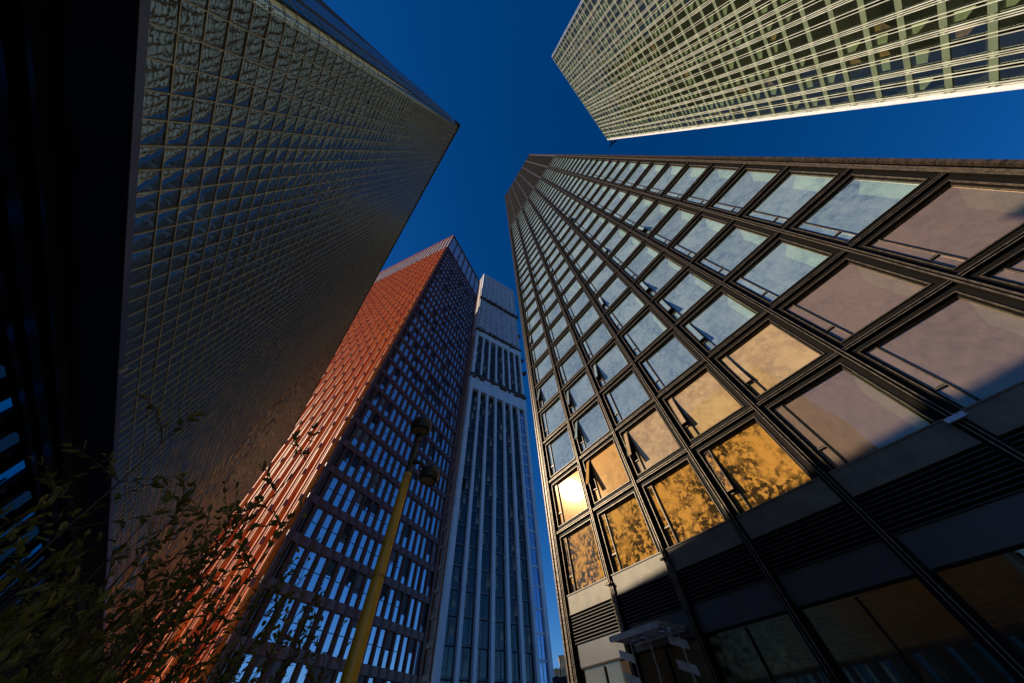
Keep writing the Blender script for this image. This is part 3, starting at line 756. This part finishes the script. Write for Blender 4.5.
gold_p = solid('grille_gold', (.95, .70, .28), (.8, .55, .2), .5, .0)
b = MB(); b.box(-.028, .028, -.0675, -.062, .55, .95); b.build('access_door', yel, lm)
b = MB()
for zz_ in (1.25, 2.55, zy - .06): b.lathe((0, 0, 0), [(.064 - (zz_ - 1.2) * .0086 + .0025, zz_), (.064 - (zz_ - 1.2) * .0086 + .0025, zz_ + .018)], seg=24)
b.build('band', solid('yellow_worn', (.40, .2, .02), (.1, .06, .02), .5, 0, 12), lm)
rx_ = pol(-22.95, 1); sx = Vector((math.cos(R(-22.95)) * -1, math.sin(R(-22.95)) * 1, 0)) * -1   # screen-right
side = Vector((math.cos(R(22.95)), math.sin(R(22.95)), 0))
h1 = Vector((0, 0, 1.6 + (PD - .04) * math.tan(R(38.3)))) - rx_ * .04 + side * .0
head('lamp_head', h1, .135, Vector((0, 0, 1)) - rx_ * .05, lm)
b = MB(); b.tube([(0, 0, ztp - .02), tuple(h1 + rx_ * .07 + Vector((0, 0, -.05)))], [.032, .036], 12); b.build('neck', blk_, lm, smooth=True)
zj = 1.6 + PD * math.tan(R(32.2))
h2 = Vector((0, 0, 1.6 + PD * math.tan(R(30.3)))) + side * .245 - rx_ * .02
head('lamp_head', h2, .118, Vector((0, 0, 1)) + rx_ * .0 + side * .12, lm)
b = MB(); b.tube([(0, 0, zj), tuple(side * .12 + Vector((0, 0, zj + .0))), tuple(h2 + rx_ * .07 + Vector((0, 0, .04)))], .026, 10); b.tube([tuple(side * .03 + Vector((0, 0, zj))), tuple(side * .06 + Vector((0, 0, zj)))], .036, 10); b.build('arm', blk_, lm, smooth=True)

# ================================================================ PLANTS
def leafmat(name, c1, c2):
    m, n, l, out = nm(name); p = n.new('ShaderNodeBsdfPrincipled'); t = n.new('ShaderNodeBsdfTranslucent'); mx = n.new('ShaderNodeMixShader'); mx.inputs[0].default_value = .35
    f = noise_fac(n, l, 6, 3, .35, .65, 'Object'); c = mixc(n, l, f, c1, c2); l.new(c, p.inputs['Base Color']); l.new(c, t.inputs['Color']); p.inputs['Roughness'].default_value = .55
    l.new(p.outputs[0], mx.inputs[1]); l.new(t.outputs[0], mx.inputs[2]); l.new(mx.outputs[0], out.inputs[0]); return m
leaf_g = leafmat('leaf_green', (.09, .10, .018), (.17, .15, .022))
leaf_y = leafmat('leaf_yellow', (.10, .10, .02), (.16, .13, .025))
bark = solid('bark', (.05, .035, .025), (.03, .022, .018), .9, 0, 20)
def leaf(mb, p, d, L, W, nrm):
    d = d.normalized(); s = d.cross(nrm)
    if s.length < .01: s = d.orthogonal()
    s.normalize(); u = s.cross(d)
    n = len(mb.v)
    mb.v += [tuple(p), tuple(p + d * L * .35 + s * W * .5 + u * W * .12), tuple(p + d * L * .75 + s * W * .36 + u * W * .05), tuple(p + d * L - u * L * .08), tuple(p + d * L * .75 - s * W * .36 + u * W * .05), tuple(p + d * L * .35 - s * W * .5 + u * W * .12), tuple(p + d * L * .5 - u * W * .05)]
    for a in ((0, 1, 6), (1, 2, 6), (2, 3, 6), (3, 4, 6), (4, 5, 6), (5, 0, 6)): mb.f.append(tuple(n + i for i in a))
def rv(): 
    return Vector((random.gauss(0, 1), random.gauss(0, 1), random.gauss(0, 1))).normalized()
def shrub(base, nst, height, spread, lean, leafL, label, mat=leaf_g, dens=1.0):
    o = thing('shrub', base, 0, label, 'shrub', 'shrubs at the lower left')
    st = MB(); lf = MB()
    for i in range(nst):
        a = random.uniform(0, 2 * math.pi); h = height * random.uniform(.6, 1.0)
        p = Vector((random.uniform(-.12, .12), random.uniform(-.12, .12), 0)); d = (Vector((math.cos(a), math.sin(a), 0)) * spread * random.uniform(.1, 1) + lean + Vector((0, 0, 1))).normalized()
        N = 14; pts = [p.copy()]; step = h / N
        for k in range(N):
            d = (d + rv() * .10 + Vector((0, 0, .03))).normalized(); p = p + d * step; pts.append(p.copy())
            if k >= 3:
                for q in range(3):
                    bd = (d * .8 + rv() * .8).normalized(); bp = p.copy(); bl = random.uniform(.15, .42) * (1 - .3 * k / N); bpts = [bp.copy()]
                    for m_ in range(5):
                        bd = (bd + rv() * .15).normalized(); bp = bp + bd * bl / 5; bpts.append(bp.copy())
                        for z_ in range(2):
                            if random.random() < .72 * dens: leaf(lf, bp, (bd + rv() * .8), leafL * random.uniform(.6, 1.2), leafL * random.uniform(.38, .5), (Vector((0, 0, 1)) + rv() * .6))
                    st.tube([tuple(x_) for x_ in bpts], [.0022, .002, .0018, .0015, .0012, .001], 4, cap=False)
        st.tube([tuple(x_) for x_ in pts], [.009 * (1 - .8 * k / N) + .001 for k in range(N + 1)], 5, cap=False)
    st.build('stem', bark, o); lf.build('foliage', mat, o)
    return o
Zv = Vector((0, 0, 0))
shrub(pol(-64, 2.3), 12, 1.9, .38, Zv, .050, 'dark leafy shrub in the lower left corner, below the black overhang', leaf_g)
shrub(pol(-53, 2.5), 20, 2.85, .32, Vector((.05, .05, 0)), .050, 'tallest dark shrub whose top twigs cross the glass block wall')
shrub(pol(-46, 2.9), 18, 2.6, .36, Zv, .050, 'dense shrub standing in front of the foot of the red ribs')
shrub(pol(-39, 3.3), 15, 2.6, .38, Zv, .048, 'twiggy shrub in front of the blue windows at the red tower corner')
shrub(pol(-32, 3.6), 9, 2.35, .35, Zv, .046, 'thin shrub just left of the yellow lamp post')
shrub(pol(-60, 1.5), 4, 1.55, .25, Zv, .048, 'nearest low shrub with larger yellowish leaves at the left bottom', leaf_y, .6)
shrub(pol(-50, 1.9), 10, 1.9, .4, Zv, .044, 'low dark shrub along the bottom of the picture, left of centre')
def tree(loc, H, label):
    o = thing('broadleaf_tree', loc, 0, label, 'tree', 'trees behind the viewer'); t = MB(); c = MB()
    t.tube([(0, 0, 0), (.1, .05, H * .25), (.0, .1, H * .55), (.1, 0, H * .9)], [.22, .17, .1, .03], 8)
    for i in range(40):
        z = H * random.uniform(.28, .9); a = random.uniform(0, 6.28); r = (H * .32) * math.sqrt(max(.05, 1 - ((z / H - .6) / .42) ** 2))
        e_ = Vector((math.cos(a) * r, math.sin(a) * r, z + random.uniform(.2, 1.2))); t.tube([(0, 0, z * .85), tuple(e_ * .6 + Vector((0, 0, z * .36))), tuple(e_)], [.06, .035, .01], 5)
        for q in range(150):
            p_ = e_ * random.uniform(.45, 1.0) + Vector((0, 0, 0)); p_.z = e_.z + random.gauss(0, .5); p_ += rv() * random.random() * .8
            leaf(c, p_, rv(), .16, .09, rv())
    t.build('trunk', bark, o); c.build('crown', leaf_g, o); return o
tree((-9, -14, 0), 12, 'broadleaf tree behind the viewer, left of the square')
tree((-3, -17, 0), 13, 'second broadleaf tree behind the viewer, nearer the square')
